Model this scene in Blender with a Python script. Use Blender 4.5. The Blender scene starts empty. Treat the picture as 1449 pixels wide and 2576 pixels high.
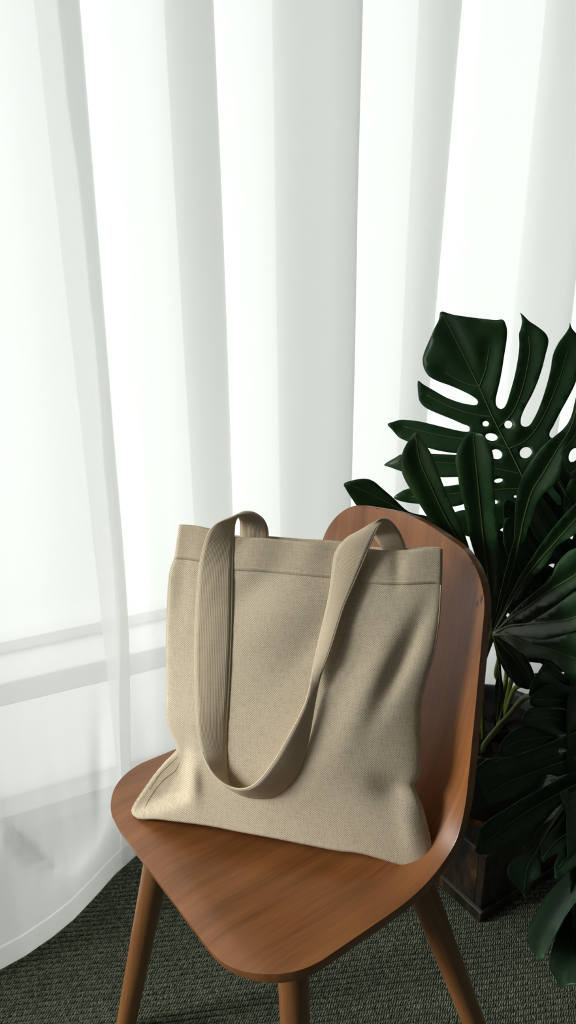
import bpy, bmesh, math, random
import numpy as np
from mathutils import Vector, geometry as mgeo
random.seed(7); rng = np.random.default_rng(7)
SC = bpy.context.scene
COL = SC.collection

# ------------------------------------------------------------------ camera
F, PITCH, CAMH = 2000.0, math.radians(20.14), 1.30
cam = bpy.data.cameras.new('camera'); camo = bpy.data.objects.new('camera', cam); COL.objects.link(camo)
camo.location = (0, 0, CAMH); camo.rotation_euler = (math.pi/2-PITCH, 0, 0)
cam.sensor_fit = 'VERTICAL'; cam.sensor_height = 36.0; cam.lens = 36.0*F/2576.0
cam.clip_start = 0.02; SC.camera = camo

# ------------------------------------------------------------------ world, lights, exposure
SKY = 1.52
w = bpy.data.worlds.new('overcast_sky'); SC.world = w; w.use_nodes = True
bg = w.node_tree.nodes['Background']; bg.inputs[0].default_value = (0.99, 1.0, 0.985, 1); bg.inputs[1].default_value = SKY
sun = bpy.data.lights.new('hazy_sun', 'SUN'); suno = bpy.data.objects.new('hazy_sun', sun); COL.objects.link(suno)
sun.energy = 4.7; sun.angle = math.radians(20); sun.color = (1.0, 0.98, 0.95)
suno.rotation_euler = Vector((0.86, 0.19, -0.43)).to_track_quat('-Z', 'Y').to_euler()
SC.view_settings.view_transform = 'Standard'; SC.view_settings.look = 'None'
SC.view_settings.gamma = 1.0; SC.view_settings.use_curve_mapping = False
SC.view_settings.exposure = 0.10
SC.cycles.use_denoising = True
SC.cycles.max_bounces = 14; SC.cycles.transparent_max_bounces = 16; SC.cycles.transmission_bounces = 12
SC.cycles.diffuse_bounces = 6

# ------------------------------------------------------------------ geometry helpers
CP, SP = math.cos(PITCH), math.sin(PITCH)
CAM = np.array([0, 0, CAMH])
def ray(px, py):
    v = (1288-py)/F
    return np.array([(px-724.5)/F, CP+v*SP, -SP+v*CP])
def at_y(px, py, y):
    d = ray(px, py); return CAM+d*(y/d[1])
def at_z(px, py, z):
    d = ray(px, py); return CAM+d*((z-CAMH)/d[2])
def at_pl(px, py, P0, N, off=0.0):
    d = ray(px, py); return CAM+d*((np.dot(N, P0-CAM)+off)/np.dot(N, d))
def cr(pts, n=6, closed=False):
    """Catmull-Rom through points (any dimension)."""
    P = np.array(pts, float); m = len(P); out = []
    for i in range(m if closed else m-1):
        if closed: a, b, c, d = P[(i-1) % m], P[i], P[(i+1) % m], P[(i+2) % m]
        else: a, b, c, d = P[max(i-1, 0)], P[i], P[i+1], P[min(i+2, m-1)]
        for k in range(n):
            t = k/n
            out.append(0.5*((2*b)+(c-a)*t+(2*a-5*b+4*c-d)*t*t+(3*b-a-3*c+d)*t**3))
    if not closed: out.append(P[-1])
    return np.array(out)
def resample(P, n):
    P = np.array(P, float); L = np.r_[0, np.cumsum(np.linalg.norm(np.diff(P, axis=0), axis=1))]
    t = np.linspace(0, L[-1], n)
    return np.stack([np.interp(t, L, P[:, k]) for k in range(P.shape[1])], 1)
def sstep(x, a, b):
    t = np.clip((np.asarray(x, float)-a)/(b-a), 0, 1); return t*t*(3-2*t)

def obj(name, verts, faces, mat, parent=None, smooth=True, uv=None):
    me = bpy.data.meshes.new(name)
    me.from_pydata([tuple(map(float, v)) for v in verts], [], [tuple(map(int, f)) for f in faces])
    if uv is not None:
        l = me.uv_layers.new(name='UVMap'); UV = np.array(uv, np.float32)
        idx = np.empty(len(me.loops), np.int32); me.loops.foreach_get('vertex_index', idx)
        l.data.foreach_set('uv', UV[idx].ravel())
    if smooth: me.polygons.foreach_set('use_smooth', [True]*len(me.polygons))
    if mat: me.materials.append(mat)
    me.update()
    o = bpy.data.objects.new(name, me); COL.objects.link(o)
    if parent: o.parent = parent; o.matrix_parent_inverse = parent.matrix_world.inverted()
    return o
def grid_faces(nu, nv, off=0, closed=False):
    f = []
    for i in range(nu-1):
        for j in range(nv if closed else nv-1):
            a = off+i*nv+j; b = off+i*nv+(j+1) % nv
            f.append((a, b, b+nv, a+nv))
    return f
def tube(path, rad, n=8, caps=True):
    P = np.array(path, float); m = len(P); R = np.broadcast_to(np.asarray(rad, float), (m,))
    T = np.gradient(P, axis=0); T /= np.linalg.norm(T, axis=1)[:, None]+1e-12
    ref = np.array([0.31, 0.17, 0.93]); V = []
    nrm = np.cross(T[0], ref); nrm /= np.linalg.norm(nrm)
    for i in range(m):
        nrm = nrm-T[i]*np.dot(nrm, T[i]); nrm /= np.linalg.norm(nrm)+1e-12
        bi = np.cross(T[i], nrm)
        for k in range(n):
            a = 2*math.pi*k/n; V.append(P[i]+R[i]*(math.cos(a)*nrm+math.sin(a)*bi))
    Fc = grid_faces(m, n, 0, True)
    if caps: Fc += [tuple(range(n-1, -1, -1)), tuple((m-1)*n+k for k in range(n))]
    return V, Fc
def boxv(lo, hi, R=None, T=(0, 0, 0)):
    (x0, y0, z0), (x1, y1, z1) = lo, hi
    V = np.array([(x0,y0,z0),(x1,y0,z0),(x1,y1,z0),(x0,y1,z0),(x0,y0,z1),(x1,y0,z1),(x1,y1,z1),(x0,y1,z1)], float)
    if R is not None: V = V@np.array(R).T
    return V+np.array(T), [(0,3,2,1),(4,5,6,7),(0,1,5,4),(1,2,6,5),(2,3,7,6),(3,0,4,7)]
def empty(name, loc):
    o = bpy.data.objects.new(name, None); COL.objects.link(o); o.location = loc; o.empty_display_size = .05
    bpy.context.view_layer.update(); return o
def tag(o, label=None, cat=None, group=None, kind=None):
    for k, v in (('label', label), ('category', cat), ('group', group), ('kind', kind)):
        if v: o[k] = v
    return o
def mod(o, kind, **kw):
    m = o.modifiers.new(kind.lower(), kind)
    for k, v in kw.items(): setattr(m, k, v)
    return m
def solid(o, t, offset=-1.0): return mod(o, 'SOLIDIFY', thickness=t, offset=offset)

# ------------------------------------------------------------------ materials
def srgb(r, g, b):
    f = lambda c: (c/255/12.92 if c/255 <= .04045 else ((c/255+.055)/1.055)**2.4)
    return (f(r), f(g), f(b), 1)
class NT:
    def __init__(s, name):
        s.m = bpy.data.materials.new(name); s.m.use_nodes = True; s.t = s.m.node_tree; s.t.nodes.clear()
        s.out = s.n('ShaderNodeOutputMaterial')
    def n(s, typ, **kw):
        nd = s.t.nodes.new(typ)
        for k, v in kw.items(): setattr(nd, k, v)
        return nd
    def l(s, a, b): s.t.links.new(a, b)
    def val(s, node, **kw):
        for k, v in kw.items():
            i = node.inputs[k.replace('_', ' ')] if k.replace('_', ' ') in node.inputs else node.inputs[int(k[1:])]
            if hasattr(v, 'is_linked') or isinstance(v, bpy.types.NodeSocket): s.l(v, i)
            else: i.default_value = v
        return node
    def math(s, op, a, b=None, c=None):
        nd = s.n('ShaderNodeMath', operation=op)
        for i, v in enumerate((a, b, c)):
            if v is None: continue
            if isinstance(v, bpy.types.NodeSocket): s.l(v, nd.inputs[i])
            else: nd.inputs[i].default_value = v
        return nd.outputs[0]
    def mixc(s, f, a, b, mode='MIX'):
        nd = s.n('ShaderNodeMix', data_type='RGBA', blend_type=mode)
        for i, v in ((0, f), (6, a), (7, b)):
            if isinstance(v, bpy.types.NodeSocket): s.l(v, nd.inputs[i])
            else: nd.inputs[i].default_value = v
        return nd.outputs[2]
    def coord(s, which='UV', scale=(1, 1, 1), rot=(0, 0, 0)):
        tc = s.n('ShaderNodeTexCoord'); mp = s.n('ShaderNodeMapping')
        mp.inputs['Scale'].default_value = scale; mp.inputs['Rotation'].default_value = rot
        s.l(tc.outputs[which], mp.inputs[0]); return mp.outputs[0]
    def noise(s, vec, scale, detail=3, rough=.5):
        nd = s.n('ShaderNodeTexNoise'); s.l(vec, nd.inputs['Vector'])
        nd.inputs['Scale'].default_value = scale; nd.inputs['Detail'].default_value = detail; nd.inputs['Roughness'].default_value = rough
        return nd.outputs[0]
    def ramp(s, fac, stops):
        nd = s.n('ShaderNodeValToRGB'); e = nd.color_ramp.elements
        while len(e) < len(stops): e.new(0.5)
        for i, (p, c) in enumerate(stops): e[i].position = p; e[i].color = c
        s.l(fac, nd.inputs[0]); return nd.outputs[0]
    def bump(s, h, strength, dist=.001):
        nd = s.n('ShaderNodeBump'); s.l(h, nd.inputs['Height']); nd.inputs['Strength'].default_value = strength
        nd.inputs['Distance'].default_value = dist; return nd.outputs[0]
    def pbsdf(s, color, rough=.6, normal=None, spec=.5, **kw):
        p = s.n('ShaderNodeBsdfPrincipled')
        for key, v in (('Base Color', color), ('Roughness', rough), ('Specular IOR Level', spec)):
            if isinstance(v, bpy.types.NodeSocket): s.l(v, p.inputs[key])
            else: p.inputs[key].default_value = v
        for k, v in kw.items(): p.inputs[k].default_value = v
        if normal is not None: s.l(normal, p.inputs['Normal'])
        return p.outputs[0]
    def done(s, sh): s.l(sh, s.out.inputs[0]); return s.m

def plain(name, col, rough=.6, spec=.4, var=.06, nscale=6):
    t = NT(name); v = t.coord('Object'); n = t.noise(v, nscale, 4)
    c2 = tuple(max(0, x*(1-var*3)) for x in col[:3])+(1,)
    c = t.mixc(n, c2, col); b = t.bump(t.noise(v, nscale*30, 2), .15, .0005)
    return t.done(t.pbsdf(c, rough, b, spec))

def mat_curtain():
    t = NT('sheer_white_voile'); v = t.coord('UV')
    wx = t.n('ShaderNodeTexWave', wave_type='BANDS', bands_direction='X'); t.l(v, wx.inputs[0]); wx.inputs['Scale'].default_value = 260
    wy = t.n('ShaderNodeTexWave', wave_type='BANDS', bands_direction='Y'); t.l(v, wy.inputs[0]); wy.inputs['Scale'].default_value = 260
    h = t.math('ADD', wx.outputs[0], wy.outputs[0]); nb = t.bump(h, .04, .0003)
    tr = t.n('ShaderNodeBsdfTranslucent'); tr.inputs[0].default_value = (.95, .96, .95, 1); t.l(nb, tr.inputs[1])
    df = t.n('ShaderNodeBsdfDiffuse'); df.inputs[0].default_value = (.90, .91, .905, 1); t.l(nb, df.inputs[2])
    tp = t.n('ShaderNodeBsdfTransparent'); tp.inputs[0].default_value = (.98, .985, .98, 1)
    m1 = t.n('ShaderNodeMixShader'); m1.inputs[0].default_value = .36; t.l(tr.outputs[0], m1.inputs[1]); t.l(df.outputs[0], m1.inputs[2])
    m2 = t.n('ShaderNodeMixShader'); m2.inputs[0].default_value = .22; t.l(m1.outputs[0], m2.inputs[1]); t.l(tp.outputs[0], m2.inputs[2])
    return t.done(m2.outputs[0])
def mat_glass():
    t = NT('window_glass')
    tp = t.n('ShaderNodeBsdfTransparent'); tp.inputs[0].default_value = (.97, .985, .975, 1)
    gl = t.n('ShaderNodeBsdfGlossy'); gl.inputs['Roughness'].default_value = .02
    m = t.n('ShaderNodeMixShader'); m.inputs[0].default_value = .06; t.l(tp.outputs[0], m.inputs[1]); t.l(gl.outputs[0], m.inputs[2])
    return t.done(m.outputs[0])
def mat_wood(name, lo, hi, rough=.34, spots=()):
    t = NT(name); uv = t.coord('UV')
    mp = t.n('ShaderNodeMapping'); t.l(uv, mp.inputs[0]); mp.inputs['Scale'].default_value = (26, 1.6, 1)
    n1 = t.noise(mp.outputs[0], 1.0, 6, .6)
    mp2 = t.n('ShaderNodeMapping'); t.l(uv, mp2.inputs[0]); mp2.inputs['Scale'].default_value = (240, 9, 1)
    n2 = t.noise(mp2.outputs[0], 1.0, 3, .6)
    n3 = t.noise(uv, 5, 2)
    g = t.math('ADD', t.math('MULTIPLY', n1, .62), t.math('ADD', t.math('MULTIPLY', n2, .22), t.math('MULTIPLY', n3, .16)))
    c = t.ramp(g, [(.34, lo), (.5, tuple((a+b)/2 for a, b in zip(lo, hi))), (.66, hi)])
    for (u, v_, ru, rv) in spots:
        m3 = t.n('ShaderNodeMapping'); t.l(uv, m3.inputs[0])
        m3.inputs['Location'].default_value = (-u/ru, -v_/rv, 0); m3.inputs['Scale'].default_value = (1/ru, 1/rv, 1)
        ln = t.n('ShaderNodeVectorMath', operation='LENGTH'); t.l(m3.outputs[0], ln.inputs[0])
        k = t.ramp(ln.outputs[1], [(.6, (1, 1, 1, 1)), (1.0, (0, 0, 0, 1))])
        c = t.mixc(k, c, srgb(34, 16, 8))
    rg = t.math('ADD', t.math('MULTIPLY', n2, .15), rough-.07)
    return t.done(t.pbsdf(c, rg, t.bump(n2, .10, .0004), .5, **{'Coat Weight': .22, 'Coat Roughness': .26}))
def mat_canvas(name, a, b, pitch=.0031, rot=0, strength=.5, kind='dots'):
    t = NT(name); v = t.coord('UV', (1, 1, 1), (0, 0, rot))
    k = 2*math.pi/pitch; sp = t.n('ShaderNodeSeparateXYZ'); t.l(v, sp.inputs[0])
    wob = t.noise(t.coord('UV'), 160, 2)
    off = t.math('MULTIPLY', wob, 1.2)
    sx = t.math('SINE', t.math('ADD', t.math('MULTIPLY', sp.outputs[0], k), off))
    if kind == 'dots':
        sy = t.math('SINE', t.math('ADD', t.math('MULTIPLY', sp.outputs[1], k), off))
        h = t.math('SUBTRACT', 1.0, t.math('POWER', t.math('MAXIMUM', t.math('MULTIPLY', t.math('MULTIPLY', sx, sy), -1.0), 0.0), 1.2))
    else:
        h = t.math('ADD', t.math('MULTIPLY', sx, .5), .5)
    n1 = t.noise(t.coord('UV', (1, .16, 1)), 380, 3); n2 = t.noise(t.coord('UV', (.16, 1, 1)), 380, 3); n3 = t.noise(t.coord('UV'), 9, 4)
    f = t.math('ADD', t.math('MULTIPLY', h, strength), t.math('ADD', t.math('MULTIPLY', n1, .30), t.math('ADD', t.math('MULTIPLY', n2, .30), t.math('MULTIPLY', n3, .22))))
    c = t.ramp(f, [(.30, a), (.92, b)])
    nb = t.bump(t.math('ADD', h, t.math('MULTIPLY', n1, .6)), .28, .0006)
    return t.done(t.pbsdf(c, .92, nb, .12, **{'Sheen Weight': .12, 'Sheen Roughness': .5}))
def mat_leaf(name, dark, light, rough=.30, trans=.10):
    t = NT(name); v = t.coord('Object')
    n1 = t.noise(v, 14, 4); n2 = t.noise(v, 120, 3)
    c = t.ramp(t.math('ADD', t.math('MULTIPLY', n1, .75), t.math('MULTIPLY', n2, .25)), [(.3, dark), (.7, light)])
    p = t.pbsdf(c, rough, t.bump(n2, .12, .0006), .42)
    tr = t.n('ShaderNodeBsdfTranslucent'); tr.inputs[0].default_value = (.11, .20, .025, 1)
    m = t.n('ShaderNodeMixShader'); m.inputs[0].default_value = trans; t.l(p, m.inputs[1]); t.l(tr.outputs[0], m.inputs[2])
    return t.done(m.outputs[0])
def mat_box():
    t = NT('weathered_dark_timber'); v = t.coord('Object', (1, 1, .35)); n = t.noise(v, 16, 6, .65); n2 = t.noise(v, 90, 3)
    c = t.ramp(n, [(.42, srgb(14, 13, 11)), (.54, srgb(52, 36, 22)), (.66, srgb(120, 78, 42))])
    return t.done(t.pbsdf(c, .55, t.bump(n2, .3, .001), .4))

def mat_opal():
    t = NT('opal_glass'); v = t.coord('Object'); c = t.mixc(t.noise(v, 3, 2), (.88, .89, .88, 1), (.93, .94, .93, 1))
    tr = t.n('ShaderNodeBsdfTranslucent'); t.l(c, tr.inputs[0])
    df = t.n('ShaderNodeBsdfDiffuse'); df.inputs[0].default_value = (.82, .83, .82, 1)
    m = t.n('ShaderNodeMixShader'); m.inputs[0].default_value = .22; t.l(tr.outputs[0], m.inputs[1]); t.l(df.outputs[0], m.inputs[2])
    return t.done(m.outputs[0])
M = dict(
    voile=mat_curtain(), glass=mat_glass(), opal=mat_opal(),
    paint=plain('white_wall_paint', (.80, .80, .78, 1), .8, .2, .01), frame=plain('white_window_frame_paint', (.88, .88, .87, 1), .22, .6, .005),
    dimwall=plain('grey_room_plaster', (.27, .262, .25, 1), .85, .2, .02),
    shell=mat_wood('walnut_veneer', srgb(100, 56, 26), srgb(160, 102, 56), .34, [(.150, .700, .0028, .0036), (.128, .690, .0024, .0026), (.156, .650, .0022, .0085), (.150, .640, .0022, .0055)]),
    leg=mat_wood('walnut_leg', srgb(100, 60, 30), srgb(156, 104, 60), .40),
    canvas=mat_canvas('natural_canvas', srgb(128, 113, 92), srgb(224, 208, 183)),
    webbing=mat_canvas('cotton_webbing', srgb(196, 178, 152), srgb(232, 216, 192), .0020, 0, .12, 'ribs'),
    thread=plain('pale_thread', srgb(222, 209, 182), .9, .1, .03, 200),
    leaf=mat_leaf('monstera_leaf', srgb(24, 50, 28), srgb(46, 80, 46), .38),
    leafb=mat_leaf('monstera_leaf_low', srgb(28, 54, 36), srgb(52, 84, 58), .36),
    vein=plain('leaf_vein', srgb(104, 118, 74), .5, .4, .08, 40), stem=plain('leaf_stalk', srgb(92, 108, 42), .45, .4, .12, 40),
    pot=plain('black_glazed_pot', (.006, .006, .006, 1), .5, .3, .1, 20), soil=plain('dark_soil', (.012, .009, .006, 1), .95, .1, .3, 60),
    box=mat_box(), strip=plain('worn_edge_strip', srgb(74, 72, 60), .5, .4, .1, 40),
)

# ------------------------------------------------------------------ the window wall frame (s along the wall, n into the room)
B0 = np.array([-0.32, 1.36]); WS = np.array([0.898, 0.440]); WS /= np.linalg.norm(WS); WN = np.array([WS[1], -WS[0]])
def sn(s, n, z): p = B0+WS*s+WN*n; return (p[0], p[1], z)
RW = [[WS[0], -WN[0], 0], [WS[1], -WN[1], 0], [0, 0, 1]]      # local x = s, local y = -n
def wbox(s0, s1, n0, n1, z0, z1): return boxv((s0, -n1, z0), (s1, -n0, z1), RW, (B0[0], B0[1], 0))
def s_at(px, py, n=0.0):
    N = np.array([WN[0], WN[1], 0.0]); P0 = np.array([B0[0], B0[1], 0.0])
    p = at_pl(px, py, P0, N, n); return float((p[:2]-B0)@WS), float(p[2])
S0, S1, CEIL = -2.3, 3.0, 2.62
posts = [-2.25, -1.05, 1.75, 2.9]

# room shell
def st(name, V, Fc, mat, parent=None, smooth=False):
    o = obj(name, V, Fc, mat, parent, smooth)
    if not parent: o['kind'] = 'structure'
    return o
t = NT('carpet_backing'); n = t.noise(t.coord('Object'), 260, 3)
wv = t.n('ShaderNodeTexWave', wave_type='BANDS', bands_direction='Y'); t.l(t.coord('Object', (1, 1, 1), (0, 0, -.127)), wv.inputs[0])
wv.inputs['Scale'].default_value = 2*math.pi/.0110/20; wv.inputs['Distortion'].default_value = .3
h = t.math('ADD', t.math('MULTIPLY', wv.outputs[0], .7), t.math('MULTIPLY', n, .3))
M['backing'] = t.done(t.pbsdf(t.ramp(h, [(.10, srgb(52, 58, 50)), (.75, srgb(90, 96, 84))]), .95, t.bump(h, .3, .002), .1))
corners = [sn(S0, -.3, 0), sn(S1, -.3, 0)]
L_, R_ = B0+WS*S0-WN*.3, B0+WS*S1-WN*.3
floor_pts = [(L_[0], L_[1], 0), (L_[0], -2.6, 0), (R_[0], -2.6, 0), (R_[0], R_[1], 0)]
st('floor', floor_pts+[(a, b, -.08) for a, b, c in floor_pts], [(0,1,2,3), (7,6,5,4), (0,4,5,1), (1,5,6,2), (2,6,7,3), (3,7,4,0)], M['backing'])
st('ceiling', [(a, b, CEIL) for a, b, c in floor_pts]+[(a, b, CEIL+.1) for a, b, c in floor_pts], [(3,2,1,0), (4,5,6,7), (0,1,5,4), (1,2,6,5), (2,3,7,6), (3,0,4,7)], M['dimwall'])
V, Fc = boxv((L_[0]-.1, -2.7, 0), (R_[0]+.1, -2.6, CEIL)); st('wall_rear', V, Fc, M['dimwall'])
V, Fc = boxv((R_[0], -2.6, 0), (R_[0]+.1, R_[1], CEIL)); st('wall_right', V, Fc, M['dimwall'])
# left wall: unseen long bare window, added to bring daylight onto the bag
LX, LY0, LY1 = L_[0], -1.15, L_[1]-.12
V, Fc = boxv((LX-.1, -2.6, 0), (LX, L_[1], .06)); wl = st('wall_left', V, Fc, M['paint'])
V, Fc = boxv((LX-.1, -2.6, 2.40), (LX, L_[1], CEIL)); st('header', V, Fc, M['paint'], wl)
for y0, y1 in ((-2.6, LY0), (LY1, L_[1])):
    V, Fc = boxv((LX-.1, y0, .06), (LX, y1, 2.40)); st('wall_end', V, Fc, M['paint'], wl)
g = empty(f'window_{len(posts)}', (LX-.05, (LY0+LY1)/2, .06)); g['kind'] = 'structure'
ym = (LY0+LY1)/2
for nm, a, b in (('bottom_rail', (LX-.08, LY0, .06), (LX-.02, LY1, .10)), ('top_rail', (LX-.08, LY0, 2.36), (LX-.02, LY1, 2.40)), ('stile', (LX-.08, LY0, .10), (LX-.02, LY0+.05, 2.36)), ('stile', (LX-.08, LY1-.05, .10), (LX-.02, LY1, 2.36)), ('mullion', (LX-.08, ym-.025, .10), (LX-.02, ym+.025, 2.36))):
    V, Fc = boxv(a, b); obj(nm, V, Fc, M['frame'], g, False)
for y0, y1 in ((LY0+.05, ym-.025), (ym+.025, LY1-.05)):
    V, Fc = boxv((LX-.052, y0, .10), (LX-.048, y1, 2.36)); obj('pane', V, Fc, M['glass'], g, False)
# window wall: knee wall, header, posts
SILL = .416
V, Fc = wbox(posts[1], S1, -.36, -.20, 0, .05); wallw = st('wall_window', V, Fc, M['paint'])
V, Fc = wbox(S0, S1, -.36, -.20, 2.40, CEIL); st('header', V, Fc, M['paint'], wallw)
V, Fc = wbox(posts[1], S1, -.30, -.148, SILL-.055, SILL); sill = st('trim_1', V, Fc, M['frame']); mod(sill, 'BEVEL', width=.006, segments=2)
for i in range(len(posts)-1):
    a, b = posts[i], posts[i+1]
    WZ = SILL if i else .03
    g = empty(f'window_{i+1}', sn((a+b)/2, -.30, WZ)); g['kind'] = 'structure'
    for nm, bx in (('bottom_rail', (a, b, -.33, -.27, WZ, WZ+.028)), ('top_rail', (a, b, -.33, -.27, 2.34, 2.40)),
                   ('stile', (a, a+.05, -.33, -.27, WZ+.028, 2.34)), ('stile', (b-.05, b, -.33, -.27, WZ+.028, 2.34))):
        V, Fc = wbox(*bx); o = obj(nm, V, Fc, M['frame'], g, False); mod(o, 'BEVEL', width=.004, segments=2)
    V, Fc = wbox(a+.05, b-.05, -.302, -.298, WZ+.028, 2.34); obj('pane', V, Fc, M['glass'], g, False)
for i in range(1, len(posts)-1):
    a, b = posts[i], posts[i+1]; g = bpy.data.objects[f'window_{i+1}']
    V, Fc = wbox(a+.02, b-.02, -.275, -.262, .05, SILL-.056); obj('added_opal_panel', V, Fc, M['opal'], g, False)  # translucent panels added below the sill to brighten the lower curtain
for a, b in ((S0, posts[0]), (posts[-1], S1)):
    V, Fc = wbox(a, b, -.36, -.20, 0, 2.40); st('wall_end', V, Fc, M['paint'], wallw)

# ------------------------------------------------------------------ carpet: looped stitches in ribs (nearest part), ribbed relief beyond
def carpet():
    a = at_z(560, 2470, 0); b = at_z(860, 2436, 0); d = (b-a)[:2]; d /= np.linalg.norm(d); nrm = np.array([-d[1], d[0]])
    PR, PS = .0110, .0046
    o = np.array([.05, 1.2]); ni, nj = int(2.2/PS), int(1.5/PR)
    I, J = np.meshgrid(np.arange(ni)-ni/2, np.arange(nj)-nj/2, indexing='ij')
    pts = []
    for row in (-1, 0, 1):
        x_ = (I+row*.36)*PS; q = J*PR+row*PR*.235
        pts.append(np.stack([x_.ravel(), q.ravel(), np.full(x_.size, row)], 1))
    Q = np.concatenate(pts); Q[:, 0] += rng.normal(0, .0004, len(Q)); Q[:, 1] += rng.normal(0, .0002, len(Q))+.0007*np.sin(Q[:, 0]*23+Q[:, 1]*7)
    c = o+Q[:, :1]*d+Q[:, 1:2]*nrm
    # keep what is on the room side of the window wall and near the view
    nn = (c-B0)@WN; keep = (nn > -.19) & (c[:, 0] > -.85) & (c[:, 0] < .95) & (c[:, 1] > .72) & (c[:, 1] < 1.75)
    Q, c = Q[keep], c[keep]; m = len(c)
    # bead template: elongated, slanted
    L, W_, H = .0029, .00165, .0042
    ring = [(-1, .30), (0, 1.0), (1, .30)]
    T = []
    for x, r in ring:
        for k in range(4):
            a_ = math.pi*k/3; T.append((x*L, math.cos(a_)*W_*r, math.sin(a_)*H*r))
    T = np.array(T); Fc = np.array(grid_faces(3, 4)); nT = len(T)
    T[:, 2] += .0006
    ang = np.arctan2(d[1], d[0])+math.radians(20)+rng.normal(0, .08, m); sc = rng.uniform(.90, 1.10, m)
    sc = sc*np.where(Q[:, 2] == 0, 1.06, .94)
    ca, sa = np.cos(ang), np.sin(ang)
    X = c[:, 0, None]+(T[None, :, 0]*ca[:, None]-T[None, :, 1]*sa[:, None])*sc[:, None]
    Y = c[:, 1, None]+(T[None, :, 0]*sa[:, None]+T[None, :, 1]*ca[:, None])*sc[:, None]
    Z = np.broadcast_to(T[None, :, 2], X.shape)*sc[:, None]+.0003
    co = np.stack([X, Y, Z], 2).reshape(-1, 3)
    fi = (Fc[None]+(np.arange(m)*nT)[:, None, None]).reshape(-1)
    me = bpy.data.meshes.new('carpet'); me.vertices.add(len(co)); me.vertices.foreach_set('co', co.astype(np.float32).ravel())
    nf = m*len(Fc); me.loops.add(nf*4); me.loops.foreach_set('vertex_index', fi.astype(np.int32))
    me.polygons.add(nf); me.polygons.foreach_set('loop_start', np.arange(nf, dtype=np.int32)*4)
    me.polygons.foreach_set('use_smooth', np.ones(nf, bool)); me.update(calc_edges=True)
    t = NT('green_grey_yarn'); gi = t.n('ShaderNodeNewGeometry')
    c_ = t.ramp(gi.outputs['Random Per Island'], [(0, srgb(82, 89, 78)), (.5, srgb(106, 112, 97)), (1, srgb(134, 138, 119))])
    me.materials.append(t.done(t.pbsdf(c_, .95, None, .1)))
    ob = bpy.data.objects.new('carpet', me); COL.objects.link(ob)
    tag(ob, 'dark green-grey ribbed woven carpet under the chair', 'carpet', kind='stuff')
carpet()

# ------------------------------------------------------------------ curtains
def line_s(pts, n=0.0):
    """fold line given by pixels -> s as a function of z"""
    q = sorted((s_at(px, py, n) for px, py in pts), key=lambda a: a[1])
    zz = [a[1] for a in q]; ss = [a[0] for a in q]
    def f(z):
        if len(q) == 1: return ss[0]
        if z <= zz[0]: return ss[0]+(ss[1]-ss[0])/(zz[1]-zz[0])*(z-zz[0])*.5
        if z >= zz[-1]: return ss[-1]+(ss[-1]-ss[-2])/(zz[-1]-zz[-2])*(z-zz[-1])*.3
        return float(np.interp(z, zz, ss))
    return f
CTOP = 2.56
def zs_list(n): return [.005+(CTOP-.005)*((i/(n-1))**1.15) for i in range(n)]
def sheet(name, rows, mat, parent):
    V = [p for r in rows for p in r]; nv = len(rows[0]); uv = []
    for r in rows:
        R = np.array(r); L = np.r_[0, np.cumsum(np.linalg.norm(np.diff(R[:, :2], axis=0), axis=1))]
        uv += [(l, p[2]) for l, p in zip(L, r)]
    return obj(name, V, grid_faces(len(rows), nv), mat, parent, True, uv)

def right_curtain():
    start = line_s([(95, 0), (160, 600), (215, 1100)])
    folds = [(line_s([(415, 0), (490, 1300)]), line_s([(519, 0), (546, 600), (574, 1300)])),
             (line_s([(690, 0), (708, 1300)]), line_s([(886, 0), (875, 500), (866, 1200)])),
             (line_s([(1060, 0), (1020, 800)]), line_s([(1137, 0), (1072, 800)])),
             (line_s([(1382, 0), (1300, 780)]), line_s([(1490, 0), (1412, 780)]))]
    smax = s_at(1449, 0)[0]
    x = smax+.18
    while x < 1.9:
        folds.append((lambda z, x=x: x, lambda z, x=x: x+.085)); x += .25
    rows = []
    for z in zs_list(56):
        cp = [(start(z), -.03), (start(z)+.05, -.012)]
        prev = start(z)+.05
        for k, (fa, fe) in enumerate(folds):
            a, e = fa(z), fe(z); wv = .006*math.sin(3.1*z+k*1.7)
            gap = a-prev
            cp += [(prev+gap*.35, -.018+wv), (prev+gap*.7, .012+wv), (a+.2*(e-a), .030), (e-.012, .036), (e, .030), (e-.010, .022),
                   (a+.5*(e-a), .012), (a+.012, .000), (a, -.007), (a+.012, -.014), (a+.55*(e-a), -.022), (e, -.028)]
            prev = e
        cp += [(prev+.10, -.01), (prev+.2, 0)]
        amp = .55+.45*sstep(z, .1, 1.2)
        C = cr(cp, 7); rows.append([sn(s, n*amp, z) for s, n in C])
    t = empty('sheer_curtain', sn(.4, 0, 0))
    tag(t, 'sheer white pleated curtain panel hanging behind the chair and plant', 'curtain', 'sheer white curtains')
    sheet('curtain_panel', rows, M['voile'], t)
right_curtain()

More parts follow.
